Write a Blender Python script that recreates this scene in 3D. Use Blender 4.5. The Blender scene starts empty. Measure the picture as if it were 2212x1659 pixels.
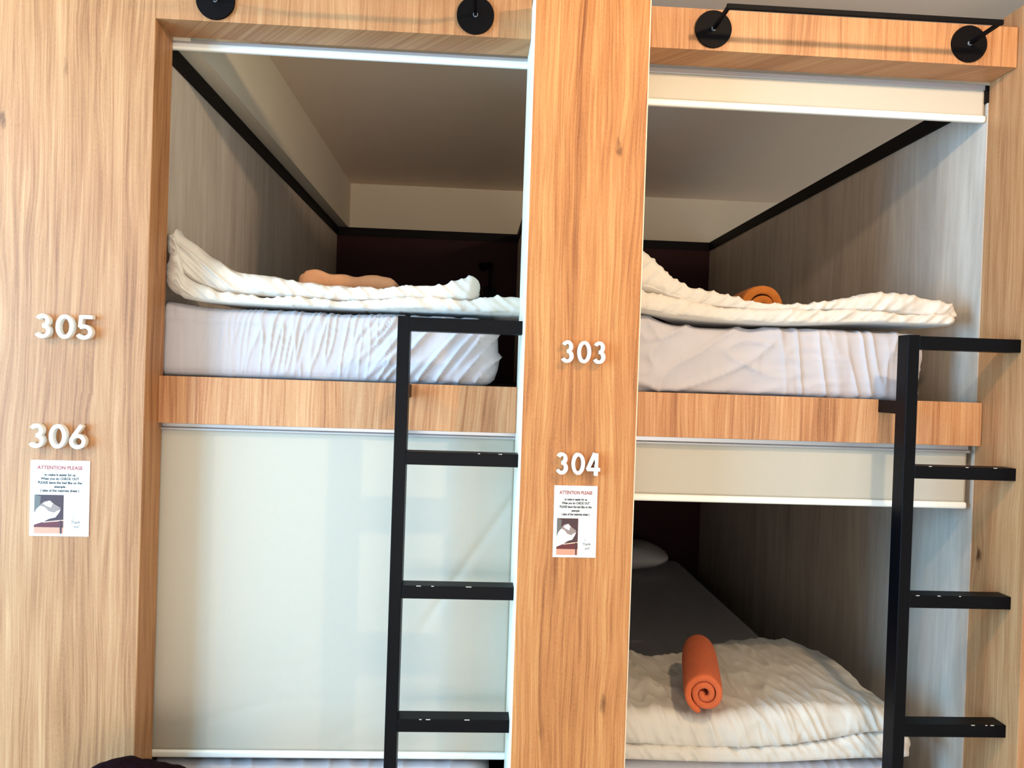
import bpy, bmesh, math, random
from mathutils import Vector, Matrix, noise
C = bpy.context.scene
COL = C.collection
PI = math.pi

# ---------------------------------------------------------------- camera
def make_camera():
    F, W, CX, CY = 1620.0, 2212.0, 1106.0, 829.5
    d = Vector((1025 - CX, -(812 - CY), F)).normalized()
    r = 0.033
    u = Vector((math.sin(r), math.cos(r), 0)); u = (u - d * u.dot(d)).normalized()
    x = u.cross(d)
    if x.x < 0: x = -x
    right = Vector((x[0], d[0], u[0])); up = Vector((x[1], d[1], u[1])); fwd = Vector((x[2], d[2], u[2]))
    cam = bpy.data.cameras.new('camera'); o = bpy.data.objects.new('camera', cam); COL.objects.link(o)
    m = Matrix((right, up, -fwd)).transposed().to_4x4()
    m.translation = Vector((0, -1.60, 1.45))
    o.matrix_world = m
    cam.sensor_width = 36; cam.lens = F / W * 36; cam.clip_start = 0.02
    C.camera = o
make_camera()

# ---------------------------------------------------------------- world, light, exposure
w = bpy.data.worlds.new('world'); C.world = w; w.use_nodes = True
w.node_tree.nodes['Background'].inputs[0].default_value = (0.62, 0.78, 1.0, 1)
w.node_tree.nodes['Background'].inputs[1].default_value = 1.0
C.view_settings.view_transform = 'Standard'; C.view_settings.look = 'None'
C.view_settings.exposure = -0.5; C.view_settings.gamma = 1.0
C.view_settings.use_curve_mapping = False

def area(name, loc, target, sx, sy, power, col):
    l = bpy.data.lights.new(name, 'AREA'); l.shape = 'RECTANGLE'; l.size = sx; l.size_y = sy
    l.energy = power; l.color = col
    o = bpy.data.objects.new(name, l); COL.objects.link(o); o.location = loc
    o.rotation_euler = (Vector(target) - Vector(loc)).to_track_quat('-Z', 'Y').to_euler()
    return o
def spot(name, loc, target, power, col, radius=0.05, angle=130):
    l = bpy.data.lights.new(name, 'SPOT'); l.energy = power; l.color = col
    l.shadow_soft_size = radius; l.spot_size = math.radians(angle); l.spot_blend = 0.6
    o = bpy.data.objects.new(name, l); COL.objects.link(o); o.location = loc
    o.rotation_euler = (Vector(target) - Vector(loc)).to_track_quat('-Z', 'Y').to_euler()
    return o
# daylight through the tall window in the left wall, then a fill lamp added behind the viewer
area('window_daylight', (-3.12, -1.55, 1.40), (1.2, -0.1, 1.45), 2.1, 1.8, 400, (0.24, 0.60, 1.0))
area('added_rear_fill', (0.2, -3.9, 0.85), (0.2, 0, 2.0), 3.3, 1.3, 86, (1.0, 0.86, 0.74))
# ceiling downlights
spot('ceiling_lamp_right', (0.86, -0.93, 2.36), (0.35, 0.1, 1.1), 66, (1.0, 0.74, 0.48), 0.03, 160)
spot('ceiling_lamp_left', (-1.9, -1.0, 2.36), (-0.7, 0.1, 1.2), 70, (1.0, 0.77, 0.54), 0.03, 160)

# ---------------------------------------------------------------- materials
def srgb(r, g, b):
    f = lambda c: (c / 255 / 12.92) if c / 255 <= 0.04045 else ((c / 255 + 0.055) / 1.055) ** 2.4
    return (f(r), f(g), f(b), 1)
def mat(name, col, rough=0.6, metal=0.0, spec=0.5, noise_amt=0.0, nscale=40, bump=0.0, bscale=200, sheen=0.0):
    m = bpy.data.materials.new(name); m.use_nodes = True
    n = m.node_tree.nodes; l = m.node_tree.links; b = n['Principled BSDF']
    b.inputs['Base Color'].default_value = col; b.inputs['Roughness'].default_value = rough
    b.inputs['Metallic'].default_value = metal; b.inputs['Specular IOR Level'].default_value = spec
    if sheen: b.inputs['Sheen Weight'].default_value = sheen
    tc = n.new('ShaderNodeTexCoord')
    if noise_amt:
        t = n.new('ShaderNodeTexNoise'); t.inputs['Scale'].default_value = nscale; t.inputs['Detail'].default_value = 6
        l.new(tc.outputs['Object'], t.inputs['Vector'])
        mx = n.new('ShaderNodeMix'); mx.data_type = 'RGBA'
        mx.inputs[6].default_value = [c * (1 - noise_amt) for c in col[:3]] + [1]
        mx.inputs[7].default_value = [min(1, c * (1 + noise_amt)) for c in col[:3]] + [1]
        l.new(t.outputs['Fac'], mx.inputs[0]); l.new(mx.outputs[2], b.inputs['Base Color'])
    if bump:
        t = n.new('ShaderNodeTexNoise'); t.inputs['Scale'].default_value = bscale; t.inputs['Detail'].default_value = 4
        l.new(tc.outputs['Object'], t.inputs['Vector'])
        bp = n.new('ShaderNodeBump'); bp.inputs['Strength'].default_value = bump; bp.inputs['Distance'].default_value = 0.002
        l.new(t.outputs['Fac'], bp.inputs['Height']); l.new(bp.outputs['Normal'], b.inputs['Normal'])
    return m

def wood(name, dark, midc, light, seed=0.0, knots=True, contrast=1.0, plank=0.13, rough=0.5, grain=1.0):
    """vertical-grained board: grain runs along z (along the board's depth on its underside)"""
    m = bpy.data.materials.new(name); m.use_nodes = True
    n = m.node_tree.nodes; l = m.node_tree.links; b = n['Principled BSDF']
    b.inputs['Roughness'].default_value = rough; b.inputs['Specular IOR Level'].default_value = 0.35
    tc = n.new('ShaderNodeTexCoord'); sp = n.new('ShaderNodeSeparateXYZ'); l.new(tc.outputs['Object'], sp.inputs[0])
    def M(op, a, bb=None, c=None):
        k = n.new('ShaderNodeMath'); k.operation = op
        for i, v in enumerate((a, bb, c)):
            if v is None: continue
            if isinstance(v, (int, float)): k.inputs[i].default_value = v
            else: l.new(v, k.inputs[i])
        return k.outputs[0]
    def comb(x, y, z):
        k = n.new('ShaderNodeCombineXYZ')
        for i, v in enumerate((x, y, z)):
            if isinstance(v, (int, float)): k.inputs[i].default_value = v
            else: l.new(v, k.inputs[i])
        return k.outputs[0]
    def NZ(vec, scale=1.0, detail=3.0, rg=0.5):
        k = n.new('ShaderNodeTexNoise'); k.inputs['Scale'].default_value = scale
        k.inputs['Detail'].default_value = detail; k.inputs['Roughness'].default_value = rg
        l.new(vec, k.inputs['Vector']); return k.outputs['Fac']
    u0 = M('ADD', M('ADD', sp.outputs[0], M('MULTIPLY', sp.outputs[1], 0.83)), seed)
    z = sp.outputs[2]
    # slow sideways wander of the grain
    wv = NZ(comb(M('MULTIPLY', u0, 9), 3.1 + seed, M('MULTIPLY', z, 1.6)), 1, 2)
    u = M('ADD', u0, M('MULTIPLY', M('SUBTRACT', wv, 0.5), 0.06))
    # knots
    if knots:
        v = n.new('ShaderNodeTexVoronoi'); v.inputs['Scale'].default_value = 1.0
        l.new(comb(M('MULTIPLY', u0, 15), M('MULTIPLY', z, 4.5), 7.7 + seed), v.inputs['Vector'])
        v.voronoi_dimensions = '3D'
        kd = M('ADD', v.outputs['Distance'], M('MULTIPLY', M('SUBTRACT', NZ(comb(M('MULTIPLY', u0, 140), 1.5, M('MULTIPLY', z, 50)), 1, 3), 0.5), 0.22))
        sr = n.new('ShaderNodeSeparateColor'); l.new(v.outputs['Color'], sr.inputs[0])
        gate = M('MULTIPLY', M('GREATER_THAN', sr.outputs[0], 0.5), sr.outputs[1])
        kcore = n.new('ShaderNodeMapRange'); kcore.inputs[1].default_value = 0.02; kcore.inputs[2].default_value = 0.13
        kcore.inputs[3].default_value = 1; kcore.inputs[4].default_value = 0; l.new(kd, kcore.inputs[0])
        khalo = n.new('ShaderNodeMapRange'); khalo.inputs[1].default_value = 0.0; khalo.inputs[2].default_value = 0.5
        khalo.inputs[3].default_value = 1; khalo.inputs[4].default_value = 0; l.new(kd, khalo.inputs[0])
        kc = M('MULTIPLY', kcore.outputs[0], gate); kh = M('MULTIPLY', khalo.outputs[0], gate)
        u = M('ADD', u, M('MULTIPLY', kh, 0.012))
    g1 = NZ(comb(M('MULTIPLY', u, 230 * grain), 1.0 + seed, M('MULTIPLY', z, 5)), 1, 4, 0.6)      # fine pores
    g2 = NZ(comb(M('MULTIPLY', u, 60 * grain), 5.0 + seed, M('MULTIPLY', z, 1.8)), 1, 4, 0.6)     # streaks
    g3 = NZ(comb(M('MULTIPLY', u, 15), 9.0 + seed, M('MULTIPLY', z, 0.7)), 1, 2)          # broad tone
    g4 = NZ(comb(M('MULTIPLY', u0, 5), 2.0, M('MULTIPLY', z, 2.2)), 1, 3)                 # blotches
    fine = NZ(comb(M('MULTIPLY', u, 420), 4.0, M('MULTIPLY', z, 160)), 1, 2)
    s = M('ADD', M('MULTIPLY', g1, 0.42), M('MULTIPLY', g2, 0.34))
    s = M('ADD', s, M('MULTIPLY', g3, 0.20)); s = M('ADD', s, M('MULTIPLY', g4, 0.10))
    s = M('ADD', s, M('MULTIPLY', M('SUBTRACT', fine, 0.5), 0.10))
    # plank-wise tone
    pl = n.new('ShaderNodeTexWhiteNoise'); pl.noise_dimensions = '1D'
    l.new(M('FLOOR', M('DIVIDE', M('ADD', u0, 0.037), plank)), pl.inputs['W'])
    s = M('ADD', s, M('MULTIPLY', M('SUBTRACT', pl.outputs['Value'], 0.5), 0.08))
    s = M('ADD', M('MULTIPLY', M('SUBTRACT', s, 0.5), 2.3 * contrast), 0.5)
    if knots:
        s = M('SUBTRACT', s, M('MULTIPLY', kh, 0.12)); 
    cr = n.new('ShaderNodeValToRGB'); l.new(s, cr.inputs[0])
    e = cr.color_ramp.elements; e[0].position = 0.0; e[0].color = dark; e[1].position = 1.0; e[1].color = light
    k = e.new(0.5); k.color = midc
    out = cr.outputs[0]
    if knots:
        mx = n.new('ShaderNodeMix'); mx.data_type = 'RGBA'
        l.new(M('MINIMUM', M('MULTIPLY', kc, 1.5), 0.9), mx.inputs[0]); l.new(out, mx.inputs[6])
        mx.inputs[7].default_value = [c * 0.35 for c in dark[:3]] + [1]
        out = mx.outputs[2]
    l.new(out, b.inputs['Base Color'])
    bp = n.new('ShaderNodeBump'); bp.inputs['Strength'].default_value = 0.25; bp.inputs['Distance'].default_value = 0.0008
    l.new(g1, bp.inputs['Height']); l.new(bp.outputs['Normal'], b.inputs['Normal'])
    return m

OAK = dict(dark=srgb(120, 72, 40), midc=srgb(168, 117, 75), light=srgb(194, 147, 102))
OAKP = dict(dark=srgb(124, 66, 31), midc=srgb(180, 114, 61), light=srgb(205, 147, 88))  # pillar oak: more orange lighting mixed into the colour
M_oak_a = wood('oak_left_panel', seed=0.31, contrast=1.25, **OAK)
M_oak_b = wood('oak_pillar', seed=4.17, contrast=1.4, **OAKP)
M_oak_c = wood('oak_header', seed=7.9, contrast=1.2, knots=False, **OAK)
M_oak_d = wood('oak_fascia', seed=2.6, contrast=1.35, plank=0.09, knots=False, dark=srgb(124, 74, 45), midc=srgb(182, 126, 83), light=srgb(208, 161, 116))
M_oak_e = wood('oak_partition', seed=9.3, contrast=1.0, **OAK)
M_grey = wood('grey_ash_laminate', dark=srgb(150, 137, 124), midc=srgb(184, 170, 155), light=srgb(212, 199, 184), seed=1.5, knots=False, contrast=0.9, plank=0.35, grain=0.35, rough=0.6)
M_black = mat('black_trim', srgb(9, 5, 6), 0.6, spec=0.15, noise_amt=0.2)
M_maroon = mat('maroon_panel', srgb(44, 9, 13), 0.6, spec=0.2, noise_amt=0.25, nscale=6)
M_ceil = mat('ceiling_paint', srgb(240, 218, 192), 0.9, noise_amt=0.03, nscale=8, bump=0.1)
M_plaster = mat('cream_plaster', srgb(214, 202, 180), 0.9, noise_amt=0.03, nscale=8, bump=0.1)
M_room = mat('room_wall_paint', srgb(226, 216, 202), 0.9, noise_amt=0.02)
M_floor = mat('pale_floor_tile', srgb(206, 192, 172), 0.6, noise_amt=0.05, nscale=5)
M_ladder = mat('black_painted_steel', srgb(3, 3, 6), 0.45, 0.0, 0.12, bump=0.15, bscale=300)
M_rail = mat('matt_black_metal', srgb(4, 2, 3), 0.6, 0.0, 0.1, bump=0.2, bscale=400)
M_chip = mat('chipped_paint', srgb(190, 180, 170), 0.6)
M_fab = mat('blind_fabric', srgb(186, 178, 162), 0.45, spec=0.4, noise_amt=0.03, nscale=500, bump=0.12, bscale=900)
M_bar = mat('blind_bar_white', srgb(238, 236, 226), 0.3, spec=0.5)
M_alu = mat('brushed_aluminium', srgb(190, 192, 194), 0.35, 0.6)
M_edge = mat('cream_edge_strip', srgb(238, 226, 202), 0.5)
M_duvet = mat('white_duvet_cotton', srgb(206, 197, 184), 0.75, spec=0.25, bump=0.25, bscale=160, sheen=0.2)
M_sheet = mat('white_fitted_sheet', srgb(186, 180, 182), 0.7, spec=0.25, bump=0.15, bscale=220, sheen=0.15)
def creases(m, sx, sy, sz, rot, strength, dist):
    n = m.node_tree.nodes; l = m.node_tree.links; b = n['Principled BSDF']
    old = b.inputs['Normal'].links[0].from_node
    tc = n.new('ShaderNodeTexCoord'); mp = n.new('ShaderNodeMapping')
    mp.inputs['Rotation'].default_value = (0, rot, 0); mp.inputs['Scale'].default_value = (sx, sy, sz)
    l.new(tc.outputs['Object'], mp.inputs['Vector'])
    t = n.new('ShaderNodeTexNoise'); t.noise_type = 'RIDGED_MULTIFRACTAL'; t.inputs['Scale'].default_value = 1
    t.inputs['Detail'].default_value = 3; t.inputs['Distortion'].default_value = 0.6
    l.new(mp.outputs['Vector'], t.inputs['Vector'])
    bp = n.new('ShaderNodeBump'); bp.inputs['Strength'].default_value = strength; bp.inputs['Distance'].default_value = dist
    l.new(t.outputs['Fac'], bp.inputs['Height']); l.new(old.outputs['Normal'], bp.inputs['Normal'])
    l.new(bp.outputs['Normal'], b.inputs['Normal'])
creases(M_duvet, 26, 9, 12, 0.35, 0.9, 0.006)
creases(M_sheet, 24, 8, 6, 0.5, 0.8, 0.005)
M_pillow = mat('white_pillowcase', srgb(228, 222, 214), 0.8, spec=0.2, bump=0.2, bscale=180)
M_orange = mat('orange_terry', srgb(208, 102, 60), 0.95, spec=0.1, noise_amt=0.12, nscale=60, bump=0.9, bscale=700, sheen=0.05)
M_tan = mat('tan_terry', srgb(196, 116, 52), 0.95, spec=0.1, noise_amt=0.15, nscale=60, bump=0.9, bscale=700, sheen=0.05)
M_peach = mat('peach_terry', srgb(250, 180, 134), 0.95, spec=0.1, noise_amt=0.08, nscale=60, bump=0.9, bscale=700, sheen=0.05)
M_white = mat('white_plastic', srgb(232, 226, 214), 0.4)
M_paper = mat('paper', srgb(222, 218, 206), 0.5)
M_lam = mat('laminate_edge', srgb(225, 225, 228), 0.2)
M_red = mat('red_ink', srgb(150, 52, 50), 0.6)
M_ink = mat('black_ink', srgb(40, 38, 42), 0.6)
M_gink = mat('grey_ink', srgb(84, 82, 88), 0.6)
M_bag = mat('dark_maroon_fleece', srgb(22, 6, 10), 0.95, spec=0.05, noise_amt=0.5, nscale=90, bump=1.0, bscale=300)

# ---------------------------------------------------------------- helpers
def tag(o, label=None, cat=None, group=None, kind=None):
    if label: o['label'] = label
    if cat: o['category'] = cat
    if group: o['group'] = group
    if kind: o['kind'] = kind
    return o
def obj(name, bm, m, parent=None, smooth=False):
    me = bpy.data.meshes.new(name)
    bmesh.ops.recalc_face_normals(bm, faces=bm.faces)
    bm.to_mesh(me); bm.free()
    me.materials.append(m)
    if smooth:
        for p in me.polygons: p.use_smooth = True
    o = bpy.data.objects.new(name, me); COL.objects.link(o)
    if parent: o.parent = parent
    return o
def thing(name, label, cat, group=None, loc=(0, 0, 0)):
    o = bpy.data.objects.new(name, None); COL.objects.link(o); o.location = loc
    o.empty_display_size = 0.05
    return tag(o, label, cat, group)
def struct(name, bm, m):
    return tag(obj(name, bm, m), kind='structure')
def box(bm, x0, x1, y0, y1, z0, z1, bev=0.0):
    r = bmesh.ops.create_cube(bm, size=1.0)
    vs = r['verts']
    for v in vs:
        v.co = Vector(((x0 + x1) / 2 + v.co.x * (x1 - x0), (y0 + y1) / 2 + v.co.y * (y1 - y0), (z0 + z1) / 2 + v.co.z * (z1 - z0)))
    if bev:
        es = list({e for v in vs for e in v.link_edges})
        bmesh.ops.bevel(bm, geom=es, offset=bev, segments=3, affect='EDGES', profile=0.5)
    return bm
def B(*a, **k): return box(bmesh.new(), *a, **k)
def cyl(bm, p0, p1, r, seg=24, r2=None):
    p0 = Vector(p0); p1 = Vector(p1); d = p1 - p0
    res = bmesh.ops.create_cone(bm, cap_ends=True, segments=seg, radius1=r, radius2=r if r2 is None else r2, depth=d.length)
    q = d.to_track_quat('Z', 'Y').to_matrix().to_4x4(); q.translation = (p0 + p1) / 2
    bmesh.ops.transform(bm, matrix=q, verts=res['verts'])
    return bm
def tube(bm, pts, r, seg=12):
    rings = []
    pts = [Vector(p) for p in pts]
    for i, p in enumerate(pts):
        t = (pts[min(i + 1, len(pts) - 1)] - pts[max(i - 1, 0)]).normalized()
        a = t.cross(Vector((0, 1, 0.01))).normalized(); b = t.cross(a)
        rings.append([bm.verts.new(p + (a * math.cos(2 * PI * k / seg) + b * math.sin(2 * PI * k / seg)) * r) for k in range(seg)])
    for i in range(len(rings) - 1):
        for k in range(seg):
            bm.faces.new((rings[i][k], rings[i][(k + 1) % seg], rings[i + 1][(k + 1) % seg], rings[i + 1][k]))
    bm.faces.new(rings[0][::-1]); bm.faces.new(rings[-1])
    return bm
def ip(pts):
    """smooth interpolation through (x, v) points"""
    def f(x):
        if x <= pts[0][0]: return pts[0][1]
        if x >= pts[-1][0]: return pts[-1][1]
        for i in range(len(pts) - 1):
            if x <= pts[i + 1][0]:
                x0, v0 = pts[i]; x1, v1 = pts[i + 1]
                s0 = (v1 - (pts[i - 1][1] if i else v0)) / (x1 - (pts[i - 1][0] if i else x0))
                xn, vn = pts[i + 2] if i + 2 < len(pts) else (x1, v1)
                s1 = (vn - v0) / (xn - x0)
                h = x1 - x0; t = (x - x0) / h
                return ((2*t**3 - 3*t*t + 1) * v0 + (t**3 - 2*t*t + t) * h * s0 + (-2*t**3 + 3*t*t) * v1 + (t**3 - t*t) * h * s1)
    return f
def rrect(y0, y1, z0, z1, r, n):
    """n points evenly along a rounded rectangle"""
    r = min(r, (y1 - y0) / 2 * 0.999, (z1 - z0) / 2 * 0.999)
    segs = []
    cs = [(y1 - r, z1 - r, 0), (y0 + r, z1 - r, PI / 2), (y0 + r, z0 + r, PI), (y1 - r, z0 + r, 3 * PI / 2)]
    pts = []
    for cy, cz, a0 in cs:
        for k in range(13):
            a = a0 + PI / 2 * k / 12
            pts.append((cy + r * math.cos(a), cz + r * math.sin(a)))
    pts.append(pts[0])
    L = [0]
    for i in range(len(pts) - 1):
        L.append(L[-1] + math.dist(pts[i], pts[i + 1]))
    out = []; j = 0
    for k in range(n):
        s = L[-1] * k / n
        while L[j + 1] < s: j += 1
        t = (s - L[j]) / max(L[j + 1] - L[j], 1e-9)
        out.append((pts[j][0] + (pts[j + 1][0] - pts[j][0]) * t, pts[j][1] + (pts[j + 1][1] - pts[j][1]) * t))
    return out
def loft(bm, x0, x1, sec, nx, nc, capr=None, capl=None):
    """solid along x; sec(x) -> (y0,y1,z0,z1,r); rounded ends"""
    rings = []
    def ring(x, s, sx):
        y0, y1, z0, z1, r = sec(x)
        cy, cz = (y0 + y1) / 2, (z0 + z1) / 2
        h = (z1 - z0) / 2
        ins = h * (1 - s)
        pts = rrect(y0 + ins, y1 - ins, z0 + ins, z1 - ins, r * s + 1e-4, nc) if s > 0.02 else [(min(max(p[0], y0 + h), y1 - h), cz) for p in rrect(y0, y1, z0, z1, r, nc)]
        rings.append([bm.verts.new((sx, p[0], p[1])) for p in pts])
    cr = capr if capl is None else capl
    K = 7
    y0, y1, z0, z1, r = sec(x0); c0 = cr if cr is not None else (z1 - z0) / 2
    y0, y1, z0, z1, r = sec(x1); c1 = cr if cr is not None else (z1 - z0) / 2
    c1 = capr if capr is not None else c1
    for k in range(K):
        a = PI / 2 * k / K
        s = math.sin(a) if cr is None else 1 - (cr / (0.5 * (sec(x0)[3] - sec(x0)[2]))) * (1 - math.sin(a))
        ring(x0, s, x0 + c0 - c0 * math.cos(a))
    for i in range(nx + 1):
        x = x0 + c0 + (x1 - c1 - x0 - c0) * i / nx
        ring(x, 1.0, x)
    cr = capr
    for k in range(K - 1, -1, -1):
        a = PI / 2 * k / K
        s = math.sin(a) if cr is None else 1 - (cr / (0.5 * (sec(x1)[3] - sec(x1)[2]))) * (1 - math.sin(a))
        ring(x1, s, x1 - c1 + c1 * math.cos(a))
    for i in range(len(rings) - 1):
        for k in range(nc):
            bm.faces.new((rings[i][k], rings[i + 1][k], rings[i + 1][(k + 1) % nc], rings[i][(k + 1) % nc]))
    bm.faces.new(rings[0]); bm.faces.new(rings[-1][::-1])
    return bm
def displace(bm, f, verts=None):
    bmesh.ops.recalc_face_normals(bm, faces=bm.faces)
    bm.normal_update()
    vs = list(verts) if verts else list(bm.verts)
    d = [f(v.co, v.normal) for v in vs]
    for v, k in zip(vs, d): v.co += v.normal * k
    return bm
def N(x, y, z): return noise.noise(Vector((x, y, z)))
def ridge(x, y, z, p=3): return (1 - abs(N(x, y, z))) ** p

# ---------------------------------------------------------------- setting
XL, XR, XB = -0.70, 1.168, 2.15      # inner faces of the two cells, back panel
D0, D1 = 0.195, 0.270                # divider between the cells
ZB = 2.163                           # top of the cell walls
ZC = 2.39
struct('floor', B(-3.3, 3.0, -4.1, 3.0, -0.1, 0.0), M_floor)
struct('ceiling', B(-3.3, 3.0, -4.1, 3.0, ZC, ZC + 0.1), M_ceil)
struct('wall_left', B(XL - 0.10, XL, 0.09, XB, 0.0, ZB - 0.04), M_grey)
struct('wall_right', B(XR, XR + 0.05, 0.09, XB, 0.0, ZB - 0.04), M_grey)
struct('wall_middle', B(D0, D1, 0.10, XB, 0.0, ZB - 0.04), M_grey)
bm = B(XL - 0.1, XR + 0.1, XB, XB + 0.04, 0.0, ZB - 0.04); struct('wall_back', bm, M_maroon)
struct('wall_upper_back', B(-3.3, 3.0, XB + 0.04, XB + 0.12, 0, ZC), M_plaster)
# dark angle trim along the tops of the cell walls
def band(name, x0, x1, y0, y1): struct(name, B(x0, x1, y0, y1, ZB - 0.04, ZB), M_black)
band('trim_1', XL - 0.02, XL + 0.006, 0.09, XB)
band('trim_2', XR - 0.006, XR + 0.03, 0.09, XB)
band('trim_3', D0 - 0.006, D1 + 0.006, 0.12, XB)
band('trim_4', XL + 0.006, D0 - 0.006, XB - 0.006, XB + 0.04)
band('trim_5', D1 + 0.006, XR - 0.006, XB - 0.006, XB + 0.04)
# boxed beam above the left wall
struct('trim_6', B(XL - 0.10, -0.648, 0.09, XB + 0.04, ZB + 0.002, ZC), M_plaster)
# room around the viewer
def wall_with_hole(name, axis, pos, t, a0, a1, z1, h0, h1, hz0, hz1):
    bm = bmesh.new()
    def bb(u0, u1, za, zb):
        if axis == 'x': box(bm, pos, pos + t, u0, u1, za, zb)
        else: box(bm, u0, u1, pos, pos + t, za, zb)
    bb(a0, h0, 0, z1); bb(h1, a1, 0, z1); bb(h0, h1, 0, hz0); bb(h0, h1, hz1, z1)
    struct(name, bm, M_room)
wall_with_hole('wall_window_side', 'x', -3.3, 0.1, -4.1, 0.0, ZC, -2.65, -0.45, 0.45, 2.32)
wall_with_hole('wall_rear', 'y', -4.1, 0.1, -3.2, 2.9, ZC, -1.5, 1.9, 0.15, 2.2)  # opening added to go with the rear fill lamp
struct('wall_far_right', B(2.9, 3.0, -4.1, 0.0, 0, ZC), M_room)
bm = bmesh.new()
for y in (-2.65, -1.57, -0.49): box(bm, -3.27, -3.23, y, y + 0.04, 0.45, 2.32)
for z in (0.45, 2.28): box(bm, -3.27, -3.23, -2.65, -0.45, z, z + 0.04)
struct('window_1', bm, M_bar)
bm = bmesh.new()
for x in (-1.5, -0.38, 0.74, 1.86): box(bm, x, x + 0.04, -4.07, -4.03, 0.15, 2.2)
for z in (0.15, 2.16): box(bm, -1.5, 1.9, -4.07, -4.03, z, z + 0.04)
struct('added_rear_window', bm, M_bar)  # unseen window frame, added around the rear fill lamp

# ---------------------------------------------------------------- oak front
tag(obj('oak_panel', B(-3.2, -0.685, 0.0, 0.09, 0.0, 2.258, bev=0.0015), M_oak_a),
    'wide pale oak panel at left carrying numbers 305 and 306', 'panel')
p = thing('oak_pillar', 'oak pillar with orange lighting in its colour, between the bunks carrying numbers 303 and 304', 'pillar')
obj('pillar_face', B(0.100, 0.333, -0.08, 0.10, 0.0, 2.236), M_oak_b, p)
tag(obj('edge_strip', B(0.0965, 0.100, -0.078, 0.10, 0.0, 2.236), M_edge, p), 'cream edge strip')
tag(obj('edge_strip', B(0.333, 0.3355, -0.078, 0.10, 0.0, 2.236), M_edge, p), 'cream edge strip')
tag(obj('oak_partition', B(XR + 0.002, 1.42, -0.08, 0.089, 0.0, 2.30, bev=0.001), M_oak_e),
    'tall oak partition end at the right edge, beside the right ladder', 'panel')
tag(obj('header_board', B(-0.685, 0.096, 0.0, 0.085, 2.170, 2.258), M_oak_c),
    'oak header board above the opening of bunk 305', 'board', 'oak header boards')
tag(obj('header_board', B(0.336, XR, 0.0, 0.085, 2.168, 2.256), M_oak_c),
    'oak header board above the opening of bunk 303, under the black rail', 'board', 'oak header boards')
tag(obj('bed_board', B(-0.685, 0.096, 0.068, 0.088, 1.325, 1.428, bev=0.0008), M_oak_d),
    'oak front board under the upper left mattress', 'board', 'oak bed front boards')
tag(obj('bed_board', B(0.336, XR, 0.068, 0.088, 1.327, 1.427, bev=0.0008), M_oak_d),
    'oak front board under the upper right mattress', 'board', 'oak bed front boards')
# sleeping platforms
def platform(x0, x1, z0, z1, label):
    bm = B(x0, x1, 0.089, XB, z0, z1); o = obj('bed_platform', bm, M_black); tag(o, label, 'bed base', 'dark bed platforms')
platform(XL, D0, 1.345, 1.424, 'dark platform carrying the upper left mattress')
platform(D1, XR, 1.345, 1.420, 'dark platform carrying the upper right mattress')
platform(XL, D0, 0.36, 0.42, 'dark platform carrying the lower left mattress')
platform(D1, XR, 0.36, 0.42, 'dark platform carrying the lower right mattress')
tag(obj('bed_board', B(-0.685, 0.096, 0.068, 0.088, 0.32, 0.42), M_oak_d), 'oak front board under the lower left mattress', 'board', 'oak bed front boards')
tag(obj('bed_board', B(0.336, XR, 0.068, 0.088, 0.32, 0.42), M_oak_d), 'oak front board under the lower right mattress', 'board', 'oak bed front boards')

# ---------------------------------------------------------------- roller blinds
def blind(x0, x1, ztop, zbar, label, head=0.0, crease=0.0, yb=0.096):
    t = thing('roller_blind', label, 'blind', 'cream roller blinds')
    # roll tube and head rail behind the board
    obj('head_rail', B(x0, x1, yb - 0.004, yb + 0.006, ztop - 0.012, ztop, bev=0.001), M_alu, t)
    if head: obj('track', cyl(B(x0, x1, yb - 0.008, yb + 0.006, ztop - head, ztop - 0.012, bev=0.002), (x0, yb - 0.006, ztop - head + 0.004), (x1, yb - 0.006, ztop - head + 0.004), 0.004), M_alu, t)
    bm = bmesh.new(); nx, nz = 160, max(8, int((ztop - zbar) / 0.006))
    vs = [[bm.verts.new((x0 + 0.003 + (x1 - x0 - 0.006) * i / nx, yb + 0.0, ztop - 0.01 + (zbar - ztop + 0.01) * j / nz)) for i in range(nx + 1)] for j in range(nz + 1)]
    for j in range(nz):
        for i in range(nx): bm.faces.new((vs[j][i], vs[j][i + 1], vs[j + 1][i + 1], vs[j + 1][i]))
    for row in vs:
        for v in row:
            x, y, z = v.co
            d = 0.0025 * N(x * 3, z * 2.2, 3) 
            if crease:
                lo = max(0, min(1, (0.95 - z) / 0.35))
                d += lo * crease * (ridge(x * 3 - z * 2, z * 9, 5, 8) - 0.4)
                # one long slanting fold by the right edge
                if x > -0.12:
                    q = (z - 0.97) - (x + 0.04) * 1.5
                    d += 0.003 * math.exp(-(q / 0.018) ** 2) * max(0, min(1, (x + 0.12) / 0.08))
            v.co.y += d
    o = obj('blind_fabric', bm, M_fab, t, True)
    sm = o.modifiers.new('thick', 'SOLIDIFY'); sm.thickness = 0.0008
    bm = B(x0, x1, yb - 0.007, yb + 0.007, zbar - 0.016, zbar, bev=0.005)
    obj('bottom_bar', bm, M_bar, t, False)
    return t
blind(-0.699, 0.099, 2.168, 2.162, 'narrow white bottom bar of the fully raised blind at the top of bunk 305')
blind(0.338, XR - 0.002, 2.165, 2.094, 'cream blind slightly lowered at the top of bunk 303')
blind(-0.699, 0.099, 1.324, 0.597, 'cream blind pulled right down over lower bunk 306', head=0.016, crease=0.0012)
blind(0.338, 1.156, 1.326, 1.194, 'short cream blind above the open lower bunk 304', head=0.018)

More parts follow.
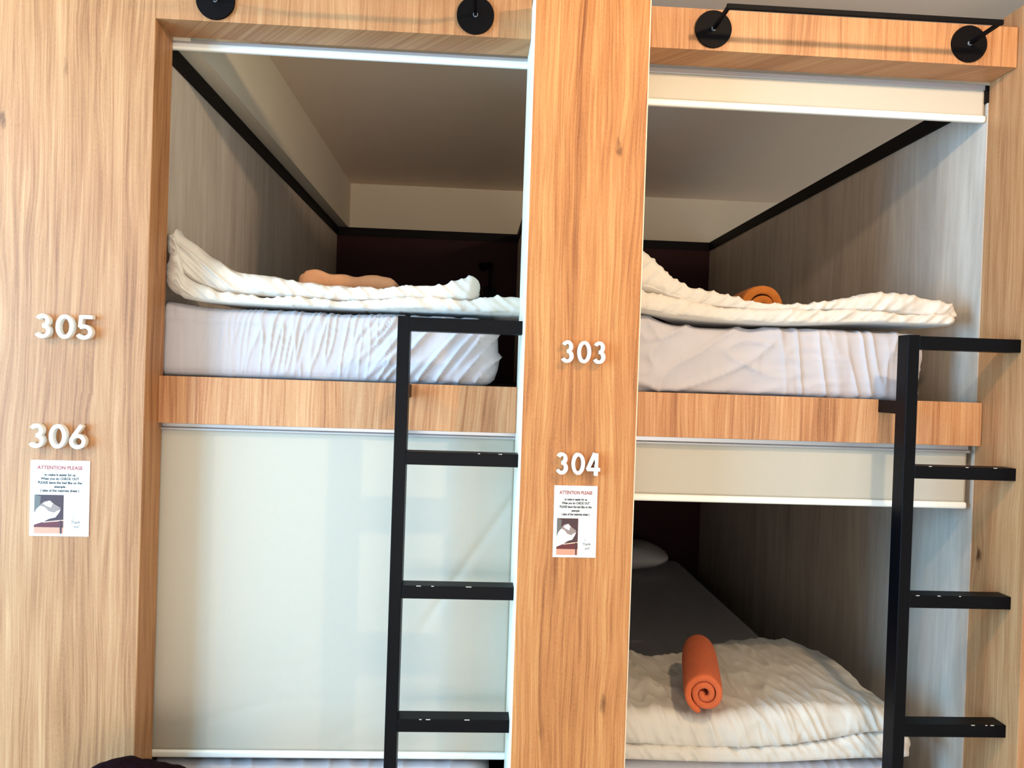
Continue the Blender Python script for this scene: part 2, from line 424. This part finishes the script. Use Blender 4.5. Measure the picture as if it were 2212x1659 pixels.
# ---------------------------------------------------------------- ladders
def ladder(xr, xend, label, rail_w=0.0255):
    t = thing('bunk_ladder', label, 'ladder', 'black steel bunk ladders')
    obj('rail', B(xr, xr + rail_w, -0.045, -0.005, 0.0, 1.569, bev=0.0015), M_ladder, t)
    for i in range(6):
        zt = 1.567 - 0.2775 * i
        h = 0.028 if i == 0 else 0.027
        r = obj('rung', B(xr + rail_w - 0.0005, xend, -0.045, -0.005, zt - h, zt, bev=0.0012), M_ladder, t)
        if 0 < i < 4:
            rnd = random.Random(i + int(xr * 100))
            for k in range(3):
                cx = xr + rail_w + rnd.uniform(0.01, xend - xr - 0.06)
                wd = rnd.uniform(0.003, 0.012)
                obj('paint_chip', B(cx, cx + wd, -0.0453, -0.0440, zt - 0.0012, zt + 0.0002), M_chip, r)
    obj('wall_bracket', B(xr + 0.002, xr + rail_w - 0.002, -0.006, 0.069, 1.398, 1.427, bev=0.001), M_ladder, t)
    obj('wall_bracket', B(xr + 0.002, xr + rail_w - 0.002, -0.006, 0.069, 0.385, 0.415, bev=0.001), M_ladder, t)
ladder(-0.1615, 0.0965, 'black steel ladder with single rail, left of the oak pillar')
ladder(0.9205, XR + 0.002, 'black steel ladder with single rail, in front of bunk 303')

# ---------------------------------------------------------------- hanging rails on the headers
def hanging_rail(xa, xb, label):
    t = thing('hanging_rail', label, 'rail', 'black hanging rails')
    z = 2.212
    for x, dx in ((xa, 0), (xb, 0)):
        bm = bmesh.new(); cyl(bm, (x, -0.0005, z), (x, -0.006, z), 0.0395, 48)
        f = obj('flange', bm, M_rail, t)
        bm = bmesh.new(); cyl(bm, (x, -0.006, z), (x, -0.009, z), 0.005, 12)
        obj('screw', bm, M_alu, f)
        bm = bmesh.new(); box(bm, x - 0.0035, x + 0.0035, -0.102, -0.006, z - 0.0035, z + 0.0035)
        obj('arm', bm, M_rail, t)
    obj('bar', B(xa - 0.0045, xb + 0.0045, -0.106, -0.099, z - 0.005, z + 0.005, bev=0.0008), M_rail, t)
hanging_rail(-0.563, -0.023, 'black hanging rail whose two round flanges show above bunk 305')
hanging_rail(0.488, 1.056, 'black hanging rail with round flanges and long bar above bunk 303')

# ---------------------------------------------------------------- raised numbers
def stroke(bm, pts, wdt, y0, y1, closed=False):
    n = len(pts); L = []; R = []
    for i in range(n):
        a = pts[(i - 1) % n] if (closed or i > 0) else pts[i]
        b = pts[(i + 1) % n] if (closed or i < n - 1) else pts[i]
        t = Vector((b[0] - a[0], b[1] - a[1])).normalized(); nn = Vector((-t.y, t.x))
        L.append(Vector(pts[i]) + nn * wdt / 2); R.append(Vector(pts[i]) - nn * wdt / 2)
    F = [[bm.verts.new((q[0], y0, q[1])), bm.verts.new((r[0], y0, r[1])), bm.verts.new((r[0], y1, r[1])), bm.verts.new((q[0], y1, q[1]))] for q, r in zip(L, R)]
    m = n if closed else n - 1
    for i in range(m):
        a, b = F[i], F[(i + 1) % n]
        for k in range(4): bm.faces.new((a[k], a[(k + 1) % 4], b[(k + 1) % 4], b[k]))
    if not closed:
        bm.faces.new(F[0]); bm.faces.new(F[-1][::-1])
def arc(cx, cz, rx, rz, a0, a1, n=28):
    return [(cx + rx * math.cos(math.radians(a0 + (a1 - a0) * i / n)), cz + rz * math.sin(math.radians(a0 + (a1 - a0) * i / n))) for i in range(n + 1)]
def digit_strokes(ch):
    if ch == '3': return [(arc(.33, .71, .20, .195, 155, -90) , 0), (arc(.33, .305, .24, .215, 90, -152), 0)]
    if ch == '0': return [(arc(.38, .5, .27, .405, 0, 360, 48)[:-1], 1)]
    if ch == '5': return [([(.64, .91), (.17, .91)], 0), ([(.205, .97), (.165, .50)], 0), (arc(.31, .315, .265, .225, 128, -150), 0)]
    if ch == '6': return [(arc(.37, .315, .255, .225, 0, 360, 40)[:-1], 1), ([(.52, .96), (.36, .74), (.22, .55), (.13, .38)], 0)]
    if ch == '4': return [([(.47, .98), (.28, .66), (.05, .25)], 0), ([(.03, .27), (.74, .27)], 0), ([(.53, .60), (.53, 0.0)], 0), ([(.53, .98), (.53, .5)], 0)]
def room_number(s, x0, x1, z0, z1, y, label):
    t = thing('bunk_number', label, 'number sign', loc=(0, 0, 0))
    n = len(s); pit = (x1 - x0 + 0.004) / n; wd = pit - 0.003; h = z1 - z0
    for i, ch in enumerate(s):
        bm = bmesh.new()
        for k, (pts, cl) in enumerate(digit_strokes(ch)):
            pp = [(x0 + pit * i + px / 0.76 * wd, z0 + pz * h) for px, pz in pts]
            stroke(bm, pp, 0.148 * h, y - 0.014 - 0.0001 * k, y - 0.0008, cl)
        obj('digit', bm, M_white, t)
room_number('305', -0.906, -0.784, 1.497, 1.549, 0.0, 'white raised number 305 on the left oak panel')
room_number('306', -0.912, -0.794, 1.271, 1.323, 0.0, 'white raised number 306 above the notice on the left panel')
room_number('303', 0.173, 0.266, 1.482, 1.529, -0.08, 'white raised number 303 on the middle oak pillar')
room_number('304', 0.170, 0.260, 1.256, 1.302, -0.08, 'white raised number 304 above the notice on the pillar')

# ---------------------------------------------------------------- notices
def text_mesh(name, s, x, z, size, y, m, parent, align='CENTER', xs=1.0, rot=0.0, off=0.0):
    cu = bpy.data.curves.new(name, 'FONT'); cu.body = s; cu.size = size; cu.align_x = align; cu.extrude = 0.00012
    cu.offset = off; cu.resolution_u = 3
    tmp = bpy.data.objects.new('tmp', cu); COL.objects.link(tmp)
    dg = bpy.context.evaluated_depsgraph_get()
    me = bpy.data.meshes.new_from_object(tmp.evaluated_get(dg)); me.name = name
    bpy.data.objects.remove(tmp)
    me.transform(Matrix.Translation((x, y, z)) @ Matrix.Rotation(rot, 4, 'Y') @ Matrix.Rotation(PI / 2, 4, 'X') @ Matrix.Diagonal((xs, 1, 1, 1)))
    me.materials.append(m)
    o = bpy.data.objects.new(name, me); COL.objects.link(o); o.parent = parent
    return o
M_ph = [mat('print_' + a, c, 0.5) for a, c in (('dark', srgb(62, 30, 30)), ('cloth', srgb(214, 198, 190)), ('shade', srgb(140, 118, 106)), ('wood', srgb(204, 138, 108)), ('line', srgb(232, 180, 150)), ('wall', srgb(98, 92, 82)), ('deep', srgb(92, 24, 24)))]
def notice(x0, x1, z0, z1, y, rot, label):
    w, h = x1 - x0, z1 - z0
    t = thing('printed_notice', label, 'notice', 'laminated checkout notices', loc=((x0 + x1) / 2, y, (z0 + z1) / 2))
    t.rotation_euler = (0, rot, 0)
    obj('laminate', B(-w / 2, w / 2, -0.0012, -0.0002, -h / 2, h / 2), M_lam, t)
    obj('paper', B(-w / 2 + 0.001, w / 2 - 0.0015, -0.0018, -0.0012, -h / 2 + 0.0015, h / 2 - 0.001), M_paper, t)
    yy = -0.0020
    X = lambda u: -w / 2 + u * w
    Z = lambda v: h / 2 - v * h
    text_mesh('heading', 'ATTENTION PLEASE', X(.5), Z(.118), h * .066, yy, M_red, t, off=0.00022, xs=w / h * 1.28)
    lines = ['to make it easier for us', 'When you do CHECK OUT', 'PLEASE leave the bed like on the', 'example', '( take of the mattress sheet )']
    for i, s in enumerate(lines):
        text_mesh('text_line', s, X(.5), Z(.205 + .052 * i), h * .046, yy, M_ink, t, xs=w / h * 1.2, off=0.00022)
    # printed photograph of a made-up bunk
    pa, pb, qa, qb = .08, .57, .455, .965
    ph = obj('printed_photo', B(X(pa), X(pb), yy - 0.0002, yy + 0.0002, Z(qb), Z(qa)), M_ph[0], t)
    def poly(nm, pts, m, k):
        bm = bmesh.new(); f = bm.faces.new([bm.verts.new((X(pa + (pb - pa) * a), yy - 0.0002 - 0.0001 * k, Z(qa + (qb - qa) * b))) for a, b in pts])
        r = bmesh.ops.extrude_face_region(bm, geom=[f])
        bmesh.ops.translate(bm, vec=(0, 0.0001, 0), verts=[v for v in r['geom'] if isinstance(v, bmesh.types.BMVert)])
        obj(nm, bm, m, ph)
    poly('picture_wall', [(0, 0), (.22, .04), (.2, .25), (.06, .42), (0, .5)], M_ph[5], 1)
    poly('picture_base', [(0, .84), (1, .84), (1, 1), (0, 1)], M_ph[3], 1)
    poly('picture_band', [(0, .74), (1, .68), (1, .82), (0, .84)], M_ph[6], 2)
    poly('picture_edge', [(.3, .70), (1, .64), (1, .67), (.3, .72)], M_ph[4], 3)
    poly('picture_post', [(.88, .66), (.96, .66), (.96, 1), (.9, 1)], M_ph[0], 4)
    poly('picture_fold', [(.2, .26), (.34, .17), (.55, .14), (.72, .25), (.92, .33), (.7, .48), (.4, .4)], M_ph[2], 5)
    poly('picture_duvet', [(0, .78), (0, .5), (.07, .38), (.2, .28), (.36, .32), (.5, .42), (.68, .46), (.92, .36), (.86, .46), (.74, .58), (.52, .62), (.35, .69)], M_ph[1], 6)
    poly('picture_pillow', [(.3, .22), (.52, .15), (.64, .22), (.58, .33), (.4, .28)], M_ph[1], 7)
    text_mesh('handwriting', 'Thank', X(.78), Z(.83), h * .058, yy, M_gink, t, xs=.8, rot=-.08)
    text_mesh('handwriting', 'you!', X(.80), Z(.885), h * .052, yy, M_gink, t, xs=.8, rot=-.08)
    bm = bmesh.new(); stroke(bm, [(X(.72), Z(.775)), (X(.735), Z(.76)), (X(.75), Z(.75)), (X(.752), Z(.735)), (X(.735), Z(.73))], 0.0005, yy - 0.0001, yy + 0.0001)
    obj('handwritten_flourish', bm, M_gink, t)
notice(-0.911, -0.791, 1.0885, 1.2460, 0.0, -0.006, 'white checkout notice under number 306 on the left panel')
notice(0.1705, 0.2590, 1.0865, 1.2330, -0.08, -0.006, 'white checkout notice under number 304 on the pillar')

# ---------------------------------------------------------------- mattresses
def mattress(x0, x1, z0, z1, label, wr, y0=0.098, y1=2.06, nx=340, hump=0.0):
    bm = bmesh.new()
    zt = lambda x: z1 - 0.004 + 0.003 * N(x * 4, 1, z1) + hump * math.exp(-((x - x0 - (0.0 if x0 < 0 else 0.06)) / 0.075) ** 2)
    def sec(x): return (y0, y1, z0, zt(x), 0.022)
    # section points are dense only near the front
    loft(bm, x0, x1, sec, nx, 760, capr=0.045, capl=0.012)
    displace(bm, lambda c, n: (min(wr(c, n), 0.0) if n.z > 0.75 else wr(c, n)) if n.z > -0.6 else 0.0)
    o = obj('mattress', bm, M_sheet, None, True)
    tag(o, label, 'mattress', 'white sheeted mattresses')
def wr_left(co, n):
    x, y, z = co
    if y > 0.6: return 0.0015 * N(x * 8, y * 8, z * 8)
    u = (x + 0.69) / 0.745; v = (z - 1.43) / 0.16
    k = max(0, min(1, (u - 0.5) / 0.25))
    # left: short upright puckers below the top seam; right: long folds fanning down to the left
    sx = x * 66 - z * 9; a = ridge(sx, z * 8, 1.2, 7) * (0.3 + 0.7 * max(0, 1 - abs(v - 0.6) * 1.3))
    sy = (x * 0.75 - z * 0.62) * (52) ; b = ridge(sy, (x * .6 + z * .75) * 5, 7.7, 6)
    f = (1 - k) * a * 0.0055 * min(1, max(0, u * 4 - .3)) + k * b * 0.014
    c = 0.003 * math.exp(-((v - 0.80 + 0.10 * u) / 0.03) ** 2) * (1 - k)
    return f + c + 0.003 * N(x * 6, y * 6, z * 9) - 0.004
def wr_right(co, n):
    x, y, z = co
    if y > 0.6: return 0.0015 * N(x * 8, y * 8, z * 8)
    u = (x - 0.36) / 0.69; v = (z - 1.42) / 0.17
    a = ridge((x * 0.5 - z * 0.9) * 20, (x + z) * 3.0, 3.3, 7) * 0.009
    b = ridge((x * 0.35 + z * 0.95) * 16, x * 5, 9.1, 9) * 0.009
    c = ridge(x * 4, z * 42, 2.1, 4) * 0.005
    d = ridge(x * 30 + z * 4, z * 3, 5.5, 8) * 0.007
    k = max(0, min(1, (u - 0.42) / 0.15)); m = max(0, min(1, (u - 0.62) / 0.12))
    return (1 - k) * (a + b) + k * (1 - m * .5) * c + k * d + 0.004 * N(x * 6, y * 6, z * 9) - 0.005
def wr_low(co, n):
    x, y, z = co
    if y > 0.9: return 0.002 * N(x * 5, y * 5, z * 8) + 0.002 * ridge(x * 7, y * 4, 1, 4)
    return 0.004 * N(x * 6, y * 6, z * 9) + 0.004 * ridge(x * 26 + y * 5, y * 6, z * 6, 4) - 0.004
mattress(-0.699, 0.056, 1.426, 1.588, 'white sheeted mattress of upper bunk 305, creased front', wr_left, hump=0.014)
mattress(0.31, 1.055, 1.422, 1.590, 'white sheeted mattress of upper bunk 303, behind the right ladder', wr_right, hump=0.020)
mattress(-0.692, 0.065, 0.422, 0.571, 'white sheeted mattress showing under the lowered blind of bunk 306', wr_low, nx=160)
mattress(0.31, 1.050, 0.422, 0.577, 'white sheeted mattress of open lower bunk 304', wr_low, nx=160)

# ---------------------------------------------------------------- duvets
def duvet_wr(seed, amp=1.0, slant=14, top=False):
    def f(co, n):
        x, y, z = co
        q = 0.010 * N(x * 7 + seed, y * 7, z * 9) + 0.0045 * N(x * 19 + seed, y * 16, z * 22)
        r = ridge(x * 26 + z * slant + seed, y * 7 + z * 4, x * 5 + seed, 3) - 0.55
        s = ridge(x * 46 + z * slant * 1.5, y * 12 + seed, z * 6, 4) - 0.45
        return amp * (q * 0.8 + 0.0075 * r + 0.0035 * s)
    return f
def duvet(name_label, layers, cat='duvet', ydepth=0.33):
    bm = bmesh.new()
    for (x0, x1, zt, zb, yf, yb, seed, amp, slant) in layers:
        old = set(bm.verts)
        def sec(x, zt=zt, zb=zb, yf=yf, yb=yb):
            a, b = zb(x), zt(x)
            if b - a < 0.012: m_ = (a + b) / 2; a, b = m_ - .006, m_ + .006
            f0 = yf(x) if callable(yf) else yf
            b0 = yb(x) if callable(yb) else yb
            return (f0, b0, a, b, min(0.03, (b - a) * 0.36))
        loft(bm, x0, x1, sec, int((x1 - x0) / 0.0033), 190)
        bmesh.ops.recalc_face_normals(bm, faces=bm.faces); bm.normal_update()
        new = [v for v in bm.verts if v not in old]
        fn = duvet_wr(seed, amp, slant)
        ds = [fn(v.co, v.normal) if v.normal.z > -0.55 else 0.0 for v in new]
        for v, d in zip(new, ds): v.co += v.normal * d
    o = obj('folded_duvet', bm, M_duvet, None, True)
    tag(o, name_label, 'duvet', 'white folded duvets')
    return o
# pixel -> plane y = yp, used only to read heights off the folded edge
zx = lambda pts: ip(sorted(pts))
# bunk 305: two folds, heaped against the left wall
up_t = zx([(-0.70, 1.757), (-0.675, 1.750), (-0.64, 1.726), (-0.60, 1.694), (-0.55, 1.670), (-0.49, 1.659), (-0.43, 1.651), (-0.36, 1.647), (-0.28, 1.641), (-0.20, 1.643), (-0.13, 1.654), (-0.08, 1.655), (-0.04, 1.668), (0.0, 1.675)])
up_b = zx([(-0.70, 1.690), (-0.675, 1.675), (-0.64, 1.643), (-0.60, 1.622), (-0.55, 1.612), (-0.48, 1.612), (-0.40, 1.610), (-0.32, 1.607), (-0.24, 1.610), (-0.16, 1.617), (-0.08, 1.617), (0.0, 1.612)])
lo_t = zx([(-0.70, 1.712), (-0.675, 1.685), (-0.64, 1.648), (-0.60, 1.628), (-0.55, 1.616), (-0.48, 1.614), (-0.40, 1.613), (-0.30, 1.610), (-0.2, 1.614), (-0.1, 1.622), (-0.04, 1.617), (0.02, 1.626), (0.06, 1.632), (0.11, 1.629), (0.19, 1.625)])
lo_b = zx([(-0.70, 1.606), (-0.66, 1.602), (-0.60, 1.594), (-0.5, 1.591), (-0.3, 1.590), (-0.1, 1.590), (0.0, 1.590), (0.19, 1.588)])
duvet('white folded duvet on upper bunk 305, its left end heaped against the wall', [
    (-0.698, 0.004, up_t, up_b, 0.088, zx([(-0.7, 0.15), (-0.6, 0.17), (-0.5, 0.36), (-0.4, 0.40)]), 1.3, 0.75, 34),
    (-0.698, 0.192, lo_t, lo_b, 0.076, zx([(-0.7, 0.15), (-0.6, 0.17), (-0.5, 0.36), (-0.4, 0.40)]), 5.9, 0.75, 38)])
# bunk 303
ut = zx([(0.34, 1.757), (0.38, 1.752), (0.41, 1.728), (0.44, 1.697), (0.48, 1.675), (0.53, 1.667), (0.58, 1.657), (0.64, 1.645), (0.70, 1.639), (0.78, 1.643), (0.86, 1.657), (0.93, 1.670), (1.0, 1.672), (1.06, 1.664), (1.095, 1.656), (1.125, 1.650)])
ub = zx([(0.34, 1.660), (0.38, 1.655), (0.44, 1.642), (0.52, 1.627), (0.60, 1.624), (0.70, 1.620), (0.80, 1.628), (0.90, 1.627), (1.0, 1.624), (1.125, 1.618)])
lt = zx([(0.34, 1.672), (0.40, 1.650), (0.46, 1.642), (0.54, 1.630), (0.66, 1.624), (0.76, 1.628), (0.86, 1.634), (0.96, 1.628), (1.12, 1.632)])
lb = zx([(0.34, 1.608), (0.38, 1.606), (0.46, 1.597), (0.56, 1.592), (0.68, 1.590), (0.78, 1.594), (0.90, 1.602), (1.0, 1.602), (1.12, 1.602)])
duvet('cream-lit folded duvet on upper bunk 303', [
    (0.30, 1.118, ut, ub, 0.086, zx([(0.3, 0.15), (0.42, 0.16), (0.52, 0.30), (0.6, 0.33)]), 8.1, 0.75, -30),
    (0.30, 1.104, lt, lb, 0.076, zx([(0.3, 0.15), (0.42, 0.16), (0.52, 0.30), (0.6, 0.33)]), 3.4, 0.75, -34)])
# bunk 304: thick fold seen from above
a_t = zx([(0.28, 0.700), (0.45, 0.702), (0.54, 0.684), (0.62, 0.694), (0.7, 0.706), (0.8, 0.712), (0.92, 0.712), (1.0, 0.700), (1.04, 0.69)])
a_b = zx([(0.28, 0.622), (0.40, 0.612), (0.5, 0.607), (0.7, 0.608), (0.85, 0.628), (0.95, 0.648), (1.04, 0.65)])
b_t = zx([(0.28, 0.628), (0.5, 0.616), (0.7, 0.618), (0.85, 0.634), (0.95, 0.650), (1.045, 0.648)])
b_b = zx([(0.28, 0.588), (0.5, 0.582), (0.7, 0.580), (0.9, 0.588), (1.045, 0.590)])
duvet('thick folded white duvet on lower bunk 304 under the orange towel', [
    (0.285, 1.035, a_t, a_b, 0.085, zx([(0.28, .44), (.45, .48), (.6, .50), (.8, .56), (.95, .56), (1.03, .5)]), 2.2, 0.95, 14),
    (0.285, 1.050, b_t, b_b, 0.082, 0.50, 6.6, 0.8, 24)])

# ---------------------------------------------------------------- pillow deep in bunk 304
bm = bmesh.new()
bmesh.ops.create_uvsphere(bm, u_segments=64, v_segments=32, radius=1.0)
for v in bm.verts:
    x, y, z = v.co
    sx = math.copysign(abs(x) ** 0.6, x); sy = math.copysign(abs(y) ** 0.6, y)
    v.co = Vector((0.65 + sx * 0.27, 1.86 + sy * 0.17, 0.646 + z * 0.060 * (1 - 0.3 * (x * x + y * y))))
displace(bm, lambda c, n: 0.006 * N(c.x * 12, c.y * 12, c.z * 12))
tag(obj('pillow', bm, M_pillow, None, True), 'white pillow at the dark far end of lower bunk 304', 'pillow')

# ---------------------------------------------------------------- towels
def spiral_roll(name, label, m, p0, p1, turns, rad, thick, flat=1.0, seed=0.0, inner=0.010, start=0.0):
    """one towel wound into a roll: a spiral sheet of real thickness, axis p0 (near end) -> p1"""
    p0 = Vector(p0); p1 = Vector(p1); ax = (p1 - p0).normalized()
    right = ax.cross(Vector((0, 0, 1))).normalized(); up = right.cross(ax)
    L = (p1 - p0).length
    bm = bmesh.new(); n = int(turns * 40); m2 = 26
    def pt(a, off, s):
        t = a / (turns * 2 * PI)
        r = inner + (rad - inner - thick * 0.5) * t + off
        wob = 1 + 0.05 * N(math.cos(a) * 1.2 + seed, math.sin(a) * 1.2, t * 2)
        ee = 0.006 * N(a * 0.6, seed, 2) * (1 if s < 0.5 else -1) * (abs(s - .5) * 2) ** 4
        end = (1 - 0.10 * max(0, (s * 2 - 1)) ** 4 - 0.05 * max(0, (1 - s * 2)) ** 6)
        r *= wob * end
        aa = a + start
        return p0 + ax * (L * s + ee) + right * (r * math.cos(aa)) + up * (r * math.sin(aa) * flat)
    grid = []
    for i in range(n + 1):
        a = turns * 2 * PI * i / n
        row = []
        # outline around the sheet's thickness: outer face front->back, inner face back->front, rounded ends
        hw = thick * 0.5
        prof = []
        for k in range(m2 + 1): prof.append((hw, k / m2))
        for k in (1, 2, 3): prof.append((hw * math.cos(PI * k / 4), 1 + 0.012 * math.sin(PI * k / 4)))
        for k in range(m2, -1, -1): prof.append((-hw, k / m2))
        for k in (1, 2, 3): prof.append((-hw * math.cos(PI * k / 4), -0.012 * math.sin(PI * k / 4)))
        tp = 1.0 if 0 < i < n else 0.3
        for off, s in prof: row.append(bm.verts.new(pt(a, off * tp, s)))
        grid.append(row)
    K = len(grid[0])
    for i in range(n):
        for k in range(K): bm.faces.new((grid[i][k], grid[i][(k + 1) % K], grid[i + 1][(k + 1) % K], grid[i + 1][k]))
    bm.faces.new(grid[0]); bm.faces.new(grid[-1][::-1])
    o = obj(name, bm, m, None, True)
    return tag(o, label, 'towel')
spiral_roll('rolled_towel', 'bright orange rolled towel lying on the duvet of lower bunk 304', M_orange, (0.545, 0.066, 0.748), (0.608, 0.315, 0.757), 2.3, 0.050, 0.0145, flat=1.05, seed=2, inner=0.006, start=2.6)
spiral_roll('rolled_towel', 'tan rolled towel seen end-on behind the duvet of bunk 303', M_tan, (0.764, 0.365, 1.662), (0.787, 0.60, 1.662), 2.1, 0.078, 0.0235, flat=0.96, seed=5, inner=0.010, start=-0.6)
# folded peach towel: three soft layers joined at one fold
bm = bmesh.new()
for k in range(3):
    zt = (lambda x, k=k: 1.592 + 0.039 * (k + 1) + 0.010 * N(x * 20, k, 2) + (0.010 * math.exp(-((x + 0.44) / 0.03) ** 2) if k == 2 else 0) - max(0, x + 0.27) * 0.12)
    zb = (lambda x, k=k: 1.593 + 0.039 * k)
    old = set(bm.verts)
    loft(bm, -0.486 + 0.004 * k, -0.205 - 0.006 * k, lambda x: (0.42, 0.60, zb(x), zt(x), 0.016), 80, 90)
displace(bm, lambda c, n: 0.003 * N(c.x * 20, c.y * 20, c.z * 20))
tag(obj('folded_towel', bm, M_peach, None, True), 'peach folded towel behind the duvet of upper bunk 305', 'towel')

# ---------------------------------------------------------------- reading lamp on the back panel of bunk 305
t = thing('reading_lamp', 'small dark reading lamp on the maroon back panel of bunk 305', 'lamp')
bm = bmesh.new(); cyl(bm, (0.060, XB - 0.001, 1.870), (0.060, XB - 0.03, 1.870), 0.032, 32); obj('base', bm, M_black, t)
bm = bmesh.new()
tube(bm, [(0.060, XB - 0.03 - 0.05 * math.sin(a * PI), 1.870 + 0.13 * a) for a in [i / 12 for i in range(13)]], 0.006)
obj('arm', bm, M_black, t)
bm = bmesh.new(); cyl(bm, (0.066, XB - 0.035, 2.003), (0.015, XB - 0.06, 1.985), 0.013, 24, 0.022); obj('lamp_head', bm, M_rail, t)

# ---------------------------------------------------------------- dark fleece bundle standing in front of the left panel
bm = bmesh.new()
bmesh.ops.create_uvsphere(bm, u_segments=96, v_segments=64, radius=1.0)
for v in bm.verts:
    x, y, z = v.co
    s = 1 + 0.35 * max(0, -z)
    zz = 0.352 + (abs(z) ** 0.9) * math.copysign(0.352, z)
    v.co = Vector((-0.625 + math.copysign(abs(x) ** 0.85, x) * 0.21 * s + 0.015 * z, -0.16 + y * 0.11 * s, max(0.0, zz)))
displace(bm, lambda c, n: 0.010 * N(c.x * 9, c.y * 9, c.z * 9) + 0.004 * N(c.x * 50, c.y * 50, c.z * 50))
for v in bm.verts: v.co.z = max(0.001, v.co.z)
tag(obj('fleece_bundle', bm, M_bag, None, True), 'dark maroon fuzzy bundle poking up at the bottom edge, left of blind 306', 'bundle')
